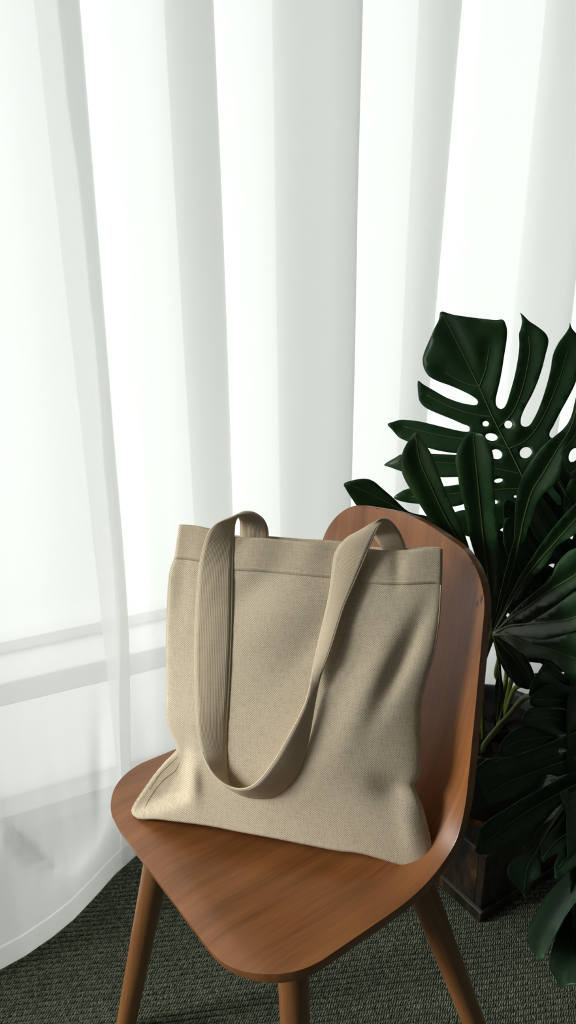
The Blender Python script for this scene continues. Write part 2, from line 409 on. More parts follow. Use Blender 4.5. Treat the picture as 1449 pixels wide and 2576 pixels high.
hem_px = [(-330, 2560), (-160, 2500), (0, 2441), (62, 2407), (131, 2359), (186, 2314), (241.5, 2255), (290, 2200), (345, 2152)]
hem = np.array([at_z(px, py, 0.004)[:2] for px, py in hem_px])
hs, hn = (hem-B0)@WS, (hem-B0)@WN
def left_curtain():
    edge = line_s([(190, 0), (238, 600), (278, 1100), (322, 1600), (334, 1800), (341, 2000), (345, 2152)], .06)
    seam = line_s([(135, 0), (152, 150), (160, 250), (185, 420), (204, 590), (219, 760), (240, 920), (252, 1085), (248, 1120), (262, 1250), (276, 1400), (292, 1600), (296, 1760)], .06)
    sl = -.62
    sw = sorted(s_at(px, py, .12) for px, py in ((0, 2050), (60, 2110), (130, 2155), (200, 2172), (255, 2145), (310, 2080)))
    swx, swz = [a[0] for a in sw], [a[1] for a in sw]
    def nfun(s, z, e):
        u = e-s                                     # distance from the free edge
        n0 = .078-.14*min(u, .45)+.006*math.sin(u*17+.6)+.004*math.sin(u*31+z*1.3)
        nf = float(np.interp(s, hs, hn)) if s > hs[0] else float(hn[0]+(.14-hn[0])*min(1, (hs[0]-s)/.5))
        k = float(sstep(.85-z, 0, .85))**1.25
        n = n0*(1-k)+nf*k
        # a belly low on the panel: the cloth bulges out above a smile-shaped line and tucks in below it
        if z < .75:
            zc = float(np.interp(s, swx, swz)); wl_ = math.exp(-((s-swx[2])/.17)**2)
            dz = z-zc
            n += .034*wl_*(math.exp(-(dz/.15)**2) if dz > 0 else math.exp(-(dz/.035)**2))
            n += .010*math.exp(-((s-(edge(.3)-.075+.10*(z-.25)))/.016)**2)*math.exp(-((z-.30)/.13)**2)
        return n
    rows, hrows = [], []
    NU = 110
    for z in zs_list(72):
        e = edge(z) if z > .0055 else float(hs[-1]); sm = min(seam(z), e-.018)
        r = []
        for i in range(NU):
            f = (i/(NU-1)); s = e-(e-sl)*((1-f)**1.6); r.append(sn(s, nfun(s, z, e), z))
        rows.append(r)
        hr = []
        for i in range(9):
            s = sm+(e-.0015-sm)*i/8; hr.append(sn(s, nfun(s, z, e)-.0022, z))
        hrows.append(hr)
    t = empty('sheer_curtain', sn(-.5, .1, 0))
    tag(t, 'sheer white curtain panel at left, billowing onto the carpet', 'curtain', 'sheer white curtains')
    sheet('curtain_panel', rows, M['voile'], t)
    o = sheet('side_hem', hrows, M['voile'], t)
    # bottom hem: a folded strip along the lower edge
    br = []
    for j in range(6):
        z = .004+.05*j/5; e = edge(z); br.append([sn(s, nfun(s, z, e)-.002, z) for s in [e-.003-(e-.003-sl)*((1-i/(NU-1))**1.6) for i in range(NU)]])
    sheet('bottom_hem', br, M['voile'], t)
left_curtain()

# ------------------------------------------------------------------ chair
CX, CY, CTH = -.1709, .8197, -.9347
cc, cs = math.cos(CTH), math.sin(CTH)
def cw(l): return (CX+cc*l[0]-cs*l[1], CY+cs*l[0]+cc*l[1], l[2])
SH, THK = .486, .0150
SD, SR, SYT, SHT = .3224, .1149, .1034, .4049
def shell_profile():
    """rim line (y, z): flat seat, bend, leaning back"""
    bl = math.hypot(SYT, SHT); e = np.array([SYT, SHT])/bl; D0 = np.array([SD, 0])
    p = [(0, -.009), (.03, -.0018), (.08, 0)]+[(y, 0) for y in np.linspace(.08, SD-SR, 6)[1:]]
    for t in np.linspace(0, 1, 9)[1:]: p.append(tuple((1-t)**2*np.array([SD-SR, 0])+2*t*(1-t)*D0+t*t*(D0+e*SR)))
    for t in np.linspace(SR, bl, 6)[1:]: p.append(tuple(D0+e*t))
    return resample(cr(p, 8), 401)+np.array([0, SH])
PROF = shell_profile(); ARC = np.r_[0, np.cumsum(np.linalg.norm(np.diff(PROF, axis=0), axis=1))]; ALEN = ARC[-1]
AD = float(np.interp(SD, PROF[:, 0], ARC))
def shell_point(u, a):
    """u in -1..1 across, a arc length from the front edge"""
    y = np.interp(a, ARC, PROF[:, 0]); z = np.interp(a, ARC, PROF[:, 1])
    w = float(np.interp(a, [0, .1, AD, (AD+ALEN)/2, ALEN], [.2264, .2264, .2235, .1886, .1517]))
    rf, rb = .0989, .0748
    if a < rf: w -= rf-math.sqrt(max(0, rf*rf-(rf-a)**2))
    d = ALEN-a
    if d < rb: w -= (rb-math.sqrt(max(0, rb*rb-(rb-d)**2)))*.95
    k = 1-u*u
    seat = 1-float(sstep(a, .20, .36)); back = float(sstep(a, .26, .44))
    fe = float(sstep(a, 0, .10)); te = float(sstep(d, 0, .08)); ar = .0078*k*float(sstep(a, AD+.1, ALEN))
    z -= .005*k*seat*fe
    y += .022*k*back*(.25+.75*te)
    return np.array([u*w, y+ar*.25, z+ar*.97]), (u*w, a)
def chair():
    t = empty('side_chair', (CX, CY, 0))
    tag(t, 'brown wooden chair with moulded seat and back under the canvas bag', 'chair')
    NA, NU = 110, 45
    aa = [ALEN*(.65*(.5-.5*math.cos(math.pi*i/(NA-1)))+.35*i/(NA-1)) for i in range(NA)]
    TN = np.gradient(PROF, axis=0); TN /= np.linalg.norm(TN, axis=1)[:, None]
    V, W_, uv = [], [], []
    for a in aa:
        ty, tz = np.interp(a, ARC, TN[:, 0]), np.interp(a, ARC, TN[:, 1])
        for j in range(NU):
            u = math.sin(math.pi/2*(2*j/(NU-1)-1)*.97)/math.sin(math.pi/2*.97)
            p, q = shell_point(u, a); V.append(cw(p)); uv.append(q); W_.append(cw(p+THK*np.array([0, tz, -ty])))
    n = len(V); fa = grid_faces(NA, NU)
    ring = [i*NU for i in range(NA)]+[(NA-1)*NU+j for j in range(1, NU)]+[i*NU+NU-1 for i in range(NA-2, -1, -1)]+[j for j in range(NU-2, 0, -1)]
    rimf = [(ring[k], ring[(k+1) % len(ring)], n+ring[(k+1) % len(ring)], n+ring[k]) for k in range(len(ring))]
    o = obj('seat_shell', V+W_, fa+[tuple(n+i for i in f[::-1]) for f in fa]+[f[::-1] for f in rimf], M['shell'], t, True, uv+uv)
    bm = bmesh.new(); bm.from_mesh(o.data); bmesh.ops.recalc_face_normals(bm, faces=bm.faces); bm.to_mesh(o.data); bm.free()
    mod(o, 'BEVEL', width=.0035, segments=3, limit_method='ANGLE', angle_limit=math.radians(45))
    # legs
    def leg(top, foot, r0, r1):
        top, foot = np.array(cw(top)), np.array(cw(foot)); P = [top+(foot-top)*k for k in np.linspace(0, 1, 14)]
        R = [r0+(r1-r0)*k for k in np.linspace(0, 1, 14)]
        V, Fc = tube(P, R, 20); L = np.linalg.norm(foot-top)
        uv = [((j % 20)/20*2*math.pi*r0, L*(i/13)) for i in range(14) for j in range(20)]
        return obj('leg', V, Fc, M['leg'], t, True, uv)
    leg((-.095, .056, SH-.024), (-.180, .000, .0052), .0210, .0165)
    leg((.167, .096, SH-.026), (.178, .104, .0052), .0210, .0165)
    leg((.168, .296, SH-.008), (.235, .452, .0052), .0210, .0165)
    leg((-.140, .285, SH-.012), (-.195, .440, .0052), .0210, .0165)
    # frame under the seat joining the legs
    for y in (.080, .235):
        P = [cw((x, y, SH-.040)) for x in np.linspace(-.12, .13, 5)]
        V, Fc = tube(P, .011, 12); obj('rail', V, Fc, M['leg'], t)
    return t
chair()

# ------------------------------------------------------------------ tote bag
BA, BB = at_z(345, 2058, SH-.002), at_z(1080, 2184, SH-.002)
BT = at_y(783, 1357, .985)
bx_ = BB-BA; bx_ /= np.linalg.norm(bx_); up_ = BT-(BA+BB)/2; up_ -= bx_*np.dot(up_, bx_); up_ /= np.linalg.norm(up_)
BN = np.cross(bx_, up_); BN /= np.linalg.norm(BN)
if BN[1] > 0: BN = -BN
def bagp(px, py, off): return at_pl(px, py, BA, BN, off)
LEFT = [(345, 2057), (334, 2046), (334, 2034), (345, 2014), (360, 1992), (389, 1951), (414, 1921), (437, 1898), (447, 1884), (441, 1862), (431, 1839), (421, 1808), (420, 1760), (421, 1719), (420, 1661), (420, 1578), (422, 1520), (425, 1467), (430, 1432), (441, 1399), (447, 1356), (453, 1320)]
RIGHT = [(1080, 2183), (1085, 2169), (1083, 2122), (1073, 2075), (1060, 2028), (1046, 1994), (1040, 1972), (1052, 1954), (1058, 1921), (1057, 1867), (1055, 1800), (1060, 1754), (1070, 1710), (1089, 1649), (1098, 1602), (1104, 1555), (1107, 1514), (1110, 1443), (1111, 1382)]
BOT = [(345, 2057), (360, 2060), (397, 2060), (447, 2066), (497, 2072), (547, 2080), (600, 2091), (682, 2106), (782, 2126), (849, 2139), (903, 2145), (949, 2157), (1003, 2173), (1050, 2183), (1080, 2183)]
TOP = [(453, 1320), (490, 1323), (525, 1331), (560, 1343), (600, 1351), (673, 1354), (760, 1362), (860, 1369), (925, 1380), (975, 1384), (1021, 1383), (1060, 1379), (1100, 1377), (1111, 1382)]
NA_, NB_ = 101, 101
# left/right edges resampled by height so that rows run across the bag
def edge_by(E, n):
    P = cr(E, 8); return resample(P, n)
LE, RE, BE, TE = edge_by(LEFT, NB_), edge_by(RIGHT, NB_), edge_by(BOT, NA_), edge_by(TOP, NA_)
def coons(i, j):
    a, b = i/(NA_-1), j/(NB_-1)
    return (1-a)*LE[j]+a*RE[j]+(1-b)*BE[i]+b*TE[i]-((1-a)*(1-b)*LE[0]+a*(1-b)*RE[0]+(1-a)*b*LE[-1]+a*b*RE[-1])
def g2(x, y, cx, cy, ax, ay, ang=0):
    c, s = math.cos(ang), math.sin(ang); dx, dy = x-cx, y-cy
    return math.exp(-((c*dx+s*dy)/ax)**2-((-s*dx+c*dy)/ay)**2)
def relief(x, y):
    r = 0
    # pinched ridge at the lower left corner, the corner flap falling back behind it
    sg = lambda q: 1/(1+math.exp(-max(-30, min(30, q))))
    r -= .034*sg((474-x)/5)*sg((y-1885)/14)*sg((2002+.35*(474-x)-y)/7)
    r += .012*g2(x, y, 486, 1962, 16, 45, -.1)
    r -= .013*g2(x, y, 1010, 1660, 26, 140, .45)          # diagonal hollow on the right
    r += .008*g2(x, y, 930, 1720, 40, 150, .45)
    r -= .013*g2(x, y, 985, 1985, 55, 42, .3)             # dent low right
    r += .007*g2(x, y, 1040, 2090, 30, 70, -.2)
    r += .007*g2(x, y, 690, 1560, 60, 120, .9)
    r -= .005*g2(x, y, 800, 1600, 40, 160, .7)
    r += .005*g2(x, y, 900, 1850, 60, 150, .8)
    r -= .006*g2(x, y, 455, 1480, 22, 90, .1)
    r += .006*g2(x, y, 500, 1800, 40, 180, 0)
    r -= .004*g2(x, y, 640, 1480, 30, 90, .9)
    r += .0022*math.sin(x*.045+y*.012)*math.exp(-((y-1370)/70)**2)
    r -= .006*g2(x, y, 1000, 1420, 16, 50, 0)
    return r*.62
def front_off(x, y, a, b):
    sa = max(0, math.sin(math.pi*a))**.55
    prof = .30*(1-b)**6+1.0*math.sin(math.pi*min(1, .12+.80*b))
    return .042*sa*prof*(1-.55*b)+relief(x, y)*min(1, sa*1.6+.25)
def bag_uv(P): d = P-BA; return (float(d@bx_), float(d@up_))
def bag():
    t = empty('tote_bag', tuple((BA+BB)/2))
    tag(t, 'beige canvas tote bag leaning on the wooden chair', 'bag')
    G, uv, PX = [], [], {}
    for j in range(NB_):
        for i in range(NA_):
            x, y = coons(i, j); P = bagp(x, y, front_off(x, y, i/(NA_-1), j/(NB_-1))); PX[i, j] = (x, y)
            G.append(P); uv.append(bag_uv(P))
    fr = obj('front_panel', G, [f[::-1] for f in grid_faces(NB_, NA_)], M['canvas'], t, True, uv); solid(fr, .0016)
    # back panel: same seams, bellied away from the viewer, mouth a little open
    H, uv2 = [], []
    for j in range(NB_):
        for i in range(NA_):
            a, b = i/(NA_-1), j/(NB_-1); x, y = PX[i, j]
            if b > .9: y -= 9*sstep(b, .9, 1)*math.sin(math.pi*a)*(.4+.6*a)
            P = bagp(x, y, -.004-.070*math.sin(math.pi*a)**.4*(.35+.65*math.sin(math.pi*min(1, .15+.7*b)))*(1-.60*b)); H.append(P); uv2.append(bag_uv(P))
    bk = obj('back_panel', H, grid_faces(NB_, NA_), M['canvas'], t, True, uv2); solid(bk, .0016)
    # folded hem band round the mouth (front)
    def band(j0, j1, off, name, mat, i0=0, i1=NA_-1, th=.0012):
        V, u = [], []
        jj = range(j0, j1+1)
        for j in jj:
            for i in range(i0, i1+1):
                x, y = PX[i, j]; P = bagp(x, y, front_off(x, y, i/(NA_-1), j/(NB_-1))+off); V.append(P); u.append(bag_uv(P))
        o = obj(name, V, [f[::-1] for f in grid_faces(len(jj), i1-i0+1)], mat, t, True, u); solid(o, th); return o
    j0 = int(.896*(NB_-1))
    band(j0, NB_-1, .0013, 'top_hem', M['hem'], th=.0010)
    # stitch rows
    def stitch(path_fn, n, name='stitch_row', r=.00055, mat='thread'):
        P = [path_fn(k/(n-1)) for k in range(n)]; V, Fc = tube(P, r, 6); return obj(name, V, Fc, M[mat], t)
    def on(a, b, off):
        i, j = a*(NA_-1), b*(NB_-1); i0, j0_ = min(int(i), NA_-2), min(int(j), NB_-2); fi, fj = i-i0, j-j0_
        p = sum(w_*np.array(PX[q]) for w_, q in (((1-fi)*(1-fj), (i0, j0_)), (fi*(1-fj), (i0+1, j0_)), ((1-fi)*fj, (i0, j0_+1)), (fi*fj, (i0+1, j0_+1))))
        return bagp(p[0], p[1], front_off(p[0], p[1], a, b)+off)
    stitch(lambda k: on(k, .900, .0021), 120)
    stitch(lambda k: on(k, .992, .0020), 120, r=.0004)
    stitch(lambda k: on(.999, k*.9, .0005), 120, 'side_seam', .0016)
    stitch(lambda k: on(.001, k*.9, .0005), 120, 'side_seam', .0012)
    # stitched fold at the lower left corner
    for pts in ([(362, 2058), (366, 2030), (385, 1995), (412, 1962), (440, 1940), (452, 1918)], [(378, 1985), (400, 1950), (425, 1925), (446, 1905)]):
        P = [bagp(x, y, .006+.010*k/len(pts)) for k, (x, y) in enumerate(pts)]
        # follow the panel surface
        Q = []
        Garr = np.array([PX[i, j] for j in range(NB_) for i in range(NA_)])
        for x, y in cr(pts, 5):
            k = int(np.argmin(((Garr-[x, y])**2).sum(1))); i, j = k % NA_, k//NA_
            Q.append(bagp(x, y, front_off(x, y, i/(NA_-1), j/(NB_-1))+.0014))
        V, Fc = tube(Q, .0006, 6); obj('stitch_row', V, Fc, M['darkthread'], t)
    # the front handle: one webbing loop, both ends sewn inside the mouth, fallen over the front
    def soff(x, y):
        Garr = soff.g
        k = int(np.argmin(((Garr-[x, y])**2).sum(1))); i, j = k % NA_, k//NA_
        return front_off(x, y, i/(NA_-1), j/(NB_-1))
    soff.g = np.array([PX[i, j] for j in range(NB_) for i in range(NA_)])
    # (Ax, Ay, liftA, Bx, By, liftB): lift above the bag face
    S = [(606, 1395, -.020, 674, 1398, -.020), (606, 1346, -.016, 674, 1352, -.018), (606, 1322, -.010, 671, 1326, -.020), (604, 1306, .000, 660, 1305, -.020), (598, 1299, .010, 638, 1290, -.014), (583, 1302, .018, 612, 1288, -.004),
         (560, 1310, .020, 598, 1300, .004), (540, 1322, .020, 590, 1318, .006), (524, 1344, .018, 588, 1345, .003), (511, 1385, .014, 586, 1380, .003), (500, 1443, .011, 584, 1430, .003), (494, 1531, .011, 583, 1514, .003), (491, 1602, .013, 581, 1600, .003),
         (491, 1690, .014, 577, 1690, .003), (494, 1770, .016, 573, 1765, .003), (498, 1835, .019, 569, 1830, .003), (509, 1890, .022, 568, 1890, .003), (527, 1932, .026, 572, 1950, .003), (552, 1963, .029, 586, 1985, .004),
         (580, 1980, .031, 606, 1999, .003), (608, 1985, .032, 638, 2006, .003), (635, 1977, .032, 678, 2005, .003), (661, 1954, .031, 712, 1987, .003), (695, 1907, .028, 742, 1957, .003), (722, 1861, .025, 760, 1918, .003), (752, 1806, .020, 775, 1862, .004),
         (772, 1760, .016, 785, 1806, .006), (783, 1712, .013, 795, 1748, .008), (790, 1672, .010, 806, 1700, .011), (805, 1602, .008, 831, 1631, .015), (819, 1543, .006, 862, 1532, .014), (831, 1485, .006, 882, 1484, .013), (838, 1425, .007, 901, 1440, .012),
         (846, 1388, .010, 922, 1390, .014), (870, 1357, .014, 938, 1352, .018), (905, 1336, .015, 950, 1326, .016), (938, 1317, .012, 958, 1316, .006), (960, 1306, .002, 955, 1322, -.002), (978, 1309, -.012, 945, 1335, -.006), (995, 1326, -.018, 944, 1350, -.012), (1010, 1351, -.019, 955, 1368, -.014), (1021, 1383, -.018, 968, 1388, -.015), (1026, 1410, -.016, 978, 1412, -.016)]
    S = cr(S, 5); NW = 9; V, u = [], []; acc = 0; last = None
    for r in S:
        A_ = bagp(r[0], r[1], soff(r[0], r[1])+r[2]); B_ = bagp(r[3], r[4], soff(r[3], r[4])+r[5]); mid = (A_+B_)/2
        if last is not None: acc += np.linalg.norm(mid-last)
        last = mid
        for k in range(NW):
            f = k/(NW-1); P = A_*(1-f)+B_*f
            P = P+BN*.002*math.sin(math.pi*f); V.append(P); u.append(((f-.5)*.042, acc))
    hd = obj('handle', V, grid_faces(len(S), NW), M['webbing'], t, True, u); solid(hd, .0026, 0)
    E1 = [np.array(V[i*NW]) for i in range(len(S))]; E2 = [np.array(V[i*NW+NW-1]) for i in range(len(S))]
    for E_ in (E1, E2):
        Vv, Fc = tube(E_, .0014, 6); obj('edge_binding', Vv, Fc, M['thread'], hd)
M['hem'] = mat_canvas('canvas_hem', srgb(152, 135, 111), srgb(225, 209, 184), .0030, 0, .38)
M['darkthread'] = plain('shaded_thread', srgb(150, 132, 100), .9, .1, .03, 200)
bag()

# ------------------------------------------------------------------ plant stand and plant
c0 = at_z(1206, 2323, 0); c1 = at_z(1110.6, 2253, 0); c2 = at_z(1312, 2256, 0)
ex = (c2-c0)[:2]; ex /= np.linalg.norm(ex); ey = np.array([-ex[1], ex[0]])
def plant_box():
    SZ = .275; H = .166; th = .018
    R = [[ex[0], ey[0], 0], [ex[1], ey[1], 0], [0, 0, 1]]; T = (c0[0], c0[1], 0)
    t = empty('planter_crate', T); tag(t, 'low dark weathered timber crate under the potted plant', 'crate')
    B = lambda nm, lo, hi, m='box': mod(obj(nm, *boxv(lo, hi, R, T), M[m], t, False), 'BEVEL', width=.002, segments=2)
    B('side_panel', (.004, .004, .030), (SZ-.004, .004+th, H-.014)); B('side_panel', (.004, SZ-.004-th, .030), (SZ-.004, SZ-.004, H-.014))
    B('side_panel', (.004, .004+th, .030), (.004+th, SZ-.004-th, H-.014)); B('side_panel', (SZ-.004-th, .004+th, .030), (SZ-.004, SZ-.004-th, H-.014))
    B('top_board', (0, 0, H-.014), (SZ, SZ, H)); B('plinth', (-.003, -.003, .0045), (SZ+.003, SZ+.003, .030))
    B('edge_strip', (-.005, -.005, .0295), (.004, SZ+.004, .0325), 'strip')
    return c0[:2]+ex*SZ/2+ey*SZ/2, H
pc, ph = plant_box()

PLANT = None
def pip(P, poly):
    """points inside polygon (even-odd)"""
    x, y = P[:, 0], P[:, 1]; ins = np.zeros(len(P), bool); q = np.roll(poly, 1, 0)
    for (x0, y0), (x1, y1) in zip(q, poly):
        c = ((y0 > y) != (y1 > y)); ins ^= c & (x < (x1-x0)*(y-y0)/((y1-y0) if y1 != y0 else 1e-9)+x0)
    return ins
def dist_poly(P, line):
    d = np.full(len(P), 1e9)
    for a, b in zip(line[:-1], line[1:]):
        ab = b-a; t_ = np.clip(((P-a)@ab)/(ab@ab+1e-9), 0, 1); d = np.minimum(d, np.linalg.norm(P-(a+t_[:, None]*ab), axis=1))
    return d
def plane3(anch):
    P = [at_y(*a) for a in anch]; N = np.cross(P[1]-P[0], P[2]-P[0]); N /= np.linalg.norm(N)
    if N[1] > 0: N = -N
    return P[0], N
def blade(outline, holes, veins, anch, vd=.010, vw=30, step=13, bend=None, side=None, nsm=4):
    """triangulated blade: outline in photo pixels laid on a tilted plane in the room, sunk along its veins"""
    O = cr(outline, nsm, True); Hs = [cr(h, 3, True) for h in holes]; Vs = [cr(v, 5) for v in veins]
    lo, hi = O.min(0), O.max(0)
    gx, gy = np.meshgrid(np.arange(lo[0], hi[0], step), np.arange(lo[1], hi[1], step)); G = np.stack([gx.ravel()+(np.arange(gx.size)//gx.shape[1] % 2)*step/2, gy.ravel()], 1)
    ok = pip(G, O)
    for h in Hs: ok &= ~pip(G, h)
    bd = np.concatenate([O]+Hs); G = G[ok]
    G = G[[np.min(((bd-g)**2).sum(1)) > (step*.55)**2 for g in G]] if len(G) else G
    vp = [v for v in Vs]
    pts = [Vector(p) for p in O]; edges = [(i, (i+1) % len(O)) for i in range(len(O))]; k = len(O)
    for h in Hs:
        pts += [Vector(p) for p in h]; edges += [(k+i, k+(i+1) % len(h)) for i in range(len(h))]; k += len(h)
    pts += [Vector(p) for p in G]
    for v in vp:
        q = resample(v, max(3, int(len(v)*1.0)))[1:-1]; q = q[pip(q, O)]; pts += [Vector(p) for p in q]
    vo, eo, fo, *_ = mgeo.delaunay_2d_cdt(pts, edges, [], 0, 1e-4)
    P = np.array([tuple(p) for p in vo]); Fo = [f for f in fo if len(f) >= 3]
    cen = np.array([P[list(f)].mean(0) for f in Fo]); ok = pip(cen, O)
    for h in Hs: ok &= ~pip(cen, h)
    Fo = [f for f, k_ in zip(Fo, ok) if k_]
    P0, N = plane3(anch)
    def hgt(Q):
        h = np.zeros(len(Q))
        if Vs:
            d = np.min([dist_poly(Q, v) for v in Vs], axis=0); h += vd*(1-np.exp(-(d/vw)**2))-vd*.6*np.clip(d/vw-1.0, 0, 3)**2*.25
        if bend: h += np.array([bend(x, y) for x, y in Q])
        return h
    hh = hgt(P); W = [at_pl(x, y, P0, N, h) for (x, y), h in zip(P, hh)]
    used = sorted({i for f in Fo for i in f}); mp = {i: k for k, i in enumerate(used)}
    V = [W[i] for i in used]; Fc = []
    for f in Fo:
        a, b, c = (np.array(W[i]) for i in f[:3])
        Fc.append(tuple(mp[i] for i in (f if np.dot(np.cross(b-a, c-a), N) > 0 else f[::-1])))
    def vein_path(v): 
        Q = cr(v, 5); return [at_pl(x, y, P0, N, h+.0006) for (x, y), h in zip(Q, hgt(Q))]
    return V, Fc, vein_path
def leaf(parts, mat, stalk=None, label=None):
    """parts: list of (outline, holes, veins, anchors, kw); one leaf object with its ribs and stalk as sub-parts"""
    V, Fc, vn = [], [], []
    for outline, holes, veins, anch, kw in parts:
        v, f, vp = blade(outline, holes, veins, anch, **kw); o = len(V); V += v; Fc += [tuple(i+o for i in q) for q in f]
        vn += [(vp(x), k) for k, x in enumerate(veins)]
    L = obj('leaf', V, Fc, M[mat], PLANT, True); solid(L, .0007)
    if label: L['label'] = label
    for path, k in vn:
        r = np.linspace(.0019 if k == 0 else .0010, .0005, len(path))
        vv, ff = tube(path, r, 6); obj('midrib' if k == 0 else 'side_vein', vv, ff, M['vein'], L)
    if stalk is not None:
        P = cr(stalk, 8); vv, ff = tube(P, np.linspace(.0042, .0056, len(P)), 8); obj('stalk', vv, ff, M['stem'], L)
    return L
def c1_(pts): return [(850+x/2.419, 750+y/2.419) for x, y in pts]
def c2_(pts): return [(850+x/2.419, 1300+y/2.419) for x, y in pts]
def c3_(pts): return [(1050+x/3.548, 1850+y/3.548) for x, y in pts]
def c8_(pts): return [(1150+x/4.846, 1550+y/4.846) for x, y in pts]
def ell(cx, cy, rx, ry, ang=0, n=9):
    return [(cx+math.cos(a)*rx*math.cos(ang)-math.sin(a)*ry*math.sin(ang), cy+math.cos(a)*rx*math.sin(ang)+math.sin(a)*ry*math.cos(ang)) for a in np.linspace(0, 2*math.pi, n, endpoint=False)]

def plant():
    global PLANT
    PLANT = empty('potted_monstera', (pc[0], pc[1], ph)); t = PLANT
    tag(t, 'dark green monstera plant in a black pot behind the chair', 'plant')
    # pot: lathe
    prof = [(.0, 0), (.098, 0), (.104, .004), (.112, .03), (.128, .13), (.133, .155), (.138, .160), (.138, .172), (.130, .174), (.126, .165), (.120, .13), (.104, .012), (0, .010)]
    n = 48; V = []
    for r, z in prof:
        for k in range(n):
            a = 2*math.pi*k/n; V.append((pc[0]+r*math.cos(a), pc[1]+r*math.sin(a), ph+.001+z))
    obj('pot', V, grid_faces(len(prof), n, 0, True), M['pot'], t)
    V = [(pc[0], pc[1], ph+.150)]; rr = (.04, .08, .123)
    for r in rr:
        for k in range(n):
            a = 2*math.pi*k/n; V.append((pc[0]+r*math.cos(a), pc[1]+r*math.sin(a), ph+.146+rng.uniform(-.004, .004)))
    Fc = [(0, 1+k, 1+(k+1) % n) for k in range(n)]+grid_faces(3, n, 1, True); obj('soil', V, Fc, M['soil'], t)
    base = np.array([pc[0], pc[1], ph+.14])
    def stalk(px, py, y, dx=0, dy=0, bow=.06):
        e = at_y(px, py, y); b = base+np.array([dx, dy, 0]); m = (b+e)/2+np.array([.3*(e-b)[0], .0, bow]); return [b, b+(m-b)*.5+np.array([0, 0, .03]), m, e]
    # -- upright split leaf against the curtain
    O = c1_([(628,82),(700,100),(800,115),(900,127),(960,133),(1000,130),(1018,150),(1030,200),(1025,270),(1012,350),(1000,430),(985,510),(968,580),(960,620),(965,655),(985,673),(1010,668),(1030,635),(1050,570),(1075,480),(1095,380),(1105,290),(1103,220),(1112,190),(1120,150),(1115,105),(1108,88),
        (1130,105),(1165,140),(1210,170),(1255,205),(1278,240),(1280,280),(1265,340),(1245,420),(1215,510),(1180,590),(1145,655),(1120,710),(1112,750),(1120,775),(1145,783),(1170,770),(1190,740),(1220,680),(1250,600),(1280,500),(1298,420),(1303,380),(1315,330),(1345,270),(1385,215),(1408,175),(1412,150),
        (1425,185),(1455,220),(1490,270),(1495,340),(1475,430),(1440,530),(1400,610),(1350,700),(1310,780),(1290,815),(1290,842),(1312,850),(1345,825),(1410,750),(1480,650),(1540,570),(1580,540),(1590,620),(1560,740),(1500,850),(1470,890),(1475,920),(1530,880),(1600,820),(1640,800),(1640,880),(1580,1000),(1500,1080),(1440,1130),(1450,1160),(1520,1140),(1600,1110),(1610,1180),(1540,1280),(1440,1360),(1330,1410),(1230,1400),
        (1190,1370),(1150,1420),(1050,1460),(900,1470),(760,1440),(690,1390),(690,1320),(745,1292),(785,1286),(782,1250),(755,1256),(700,1268),(600,1262),(500,1253),(400,1240),(340,1215),(380,1180),(430,1160),(520,1150),(650,1145),(730,1135),(765,1122),(768,1098),(730,1088),(640,1090),(560,1085),(480,1075),(390,1055),(320,1030),(282,1013),(350,970),(390,950),(480,945),(640,950),(740,955),(770,950),(720,944),(680,940),(600,925),(530,905),(470,890),(420,870),(370,845),(330,800),(302,767),(345,750),(390,740),(480,748),(560,765),(660,790),(750,810),(795,812),(802,795),(795,778),(760,765),(700,738),(630,710),(560,680),(520,655),(495,620),(487,560),(487,503),(520,525),(580,560),(660,605),(740,635),(800,648),(840,650),(853,635),(845,615),(810,590),(750,560),(680,530),(610,505),(555,475),(525,430),(515,380),(525,330),(550,270),(585,190),(615,130)])
    H = [c1_(ell(*e)) for e in ((900,764,20,17),(1037,769,24,24),(935,845,38,23,.15),(965,950,37,30,.3),(1143,940,38,33,-.5),(1435,955,28,45,.4),(978,1110,27,13,-.2),(960,1240,13,12),(1080,1207,10,8),(1008,1482-70,24,14,-.4))]
    VN = [c1_(v) for v in ([(1200,1360),(1170,1200),(1125,1090),(1040,915),(940,720),(860,540),(740,300),(640,100)], [(860,540),(780,520),(700,480),(650,450)], [(860,540),(900,430),(920,300)], [(938,722),(820,705),(680,660),(540,590)], [(980,785),(1060,700),(1120,560),(1165,350),(1160,230)], [(1030,912),(930,880),(780,860),(600,830),(400,780)], [(1045,915),(1150,860),(1240,740),(1330,540),(1400,320)], [(1110,1068),(1000,1045),(800,1010),(500,1000)], [(1110,1160),(960,1165),(700,1190),(450,1210)], [(1120,1090),(1280,1020),(1450,830),(1540,680)], [(1150,1180),(1320,1120),(1480,1020),(1600,880)])]
    anch = ((1110, 785, 1.50), (1345, 1320, 1.36), (975, 1065, 1.44))
    leaf([(O, H, VN, anch, dict(vd=.010, vw=26, step=12, bend=lambda x, y: -.00000025*(x-1230)**2*(1 if x < 1230 else .5)))], 'leaf', stalk(1346, 1318, 1.36, .02, .02, .10), 'large upright split leaf with oval holes')
    # -- fingered leaf in front of it
    b2 = [(945, 700)]
    def finger(left, right, rib, a3, vd=.011, vw=26, roll=-.05):
        (x0, y0, d0), (x1, y1, d1) = a3[:2]; L2 = math.hypot(x1-x0, y1-y0); nx, ny = -(y1-y0)/L2, (x1-x0)/L2
        if nx < 0: nx, ny = -nx, -ny
        a3 = (a3[0], a3[1], ((x0+x1)/2+nx*200, (y0+y1)/2+ny*200, (d0+d1)/2+roll))
        return (left+right[::-1], [], [rib], a3, dict(vd=vd, vw=vw, step=11))
    bp = (1239, 1594)
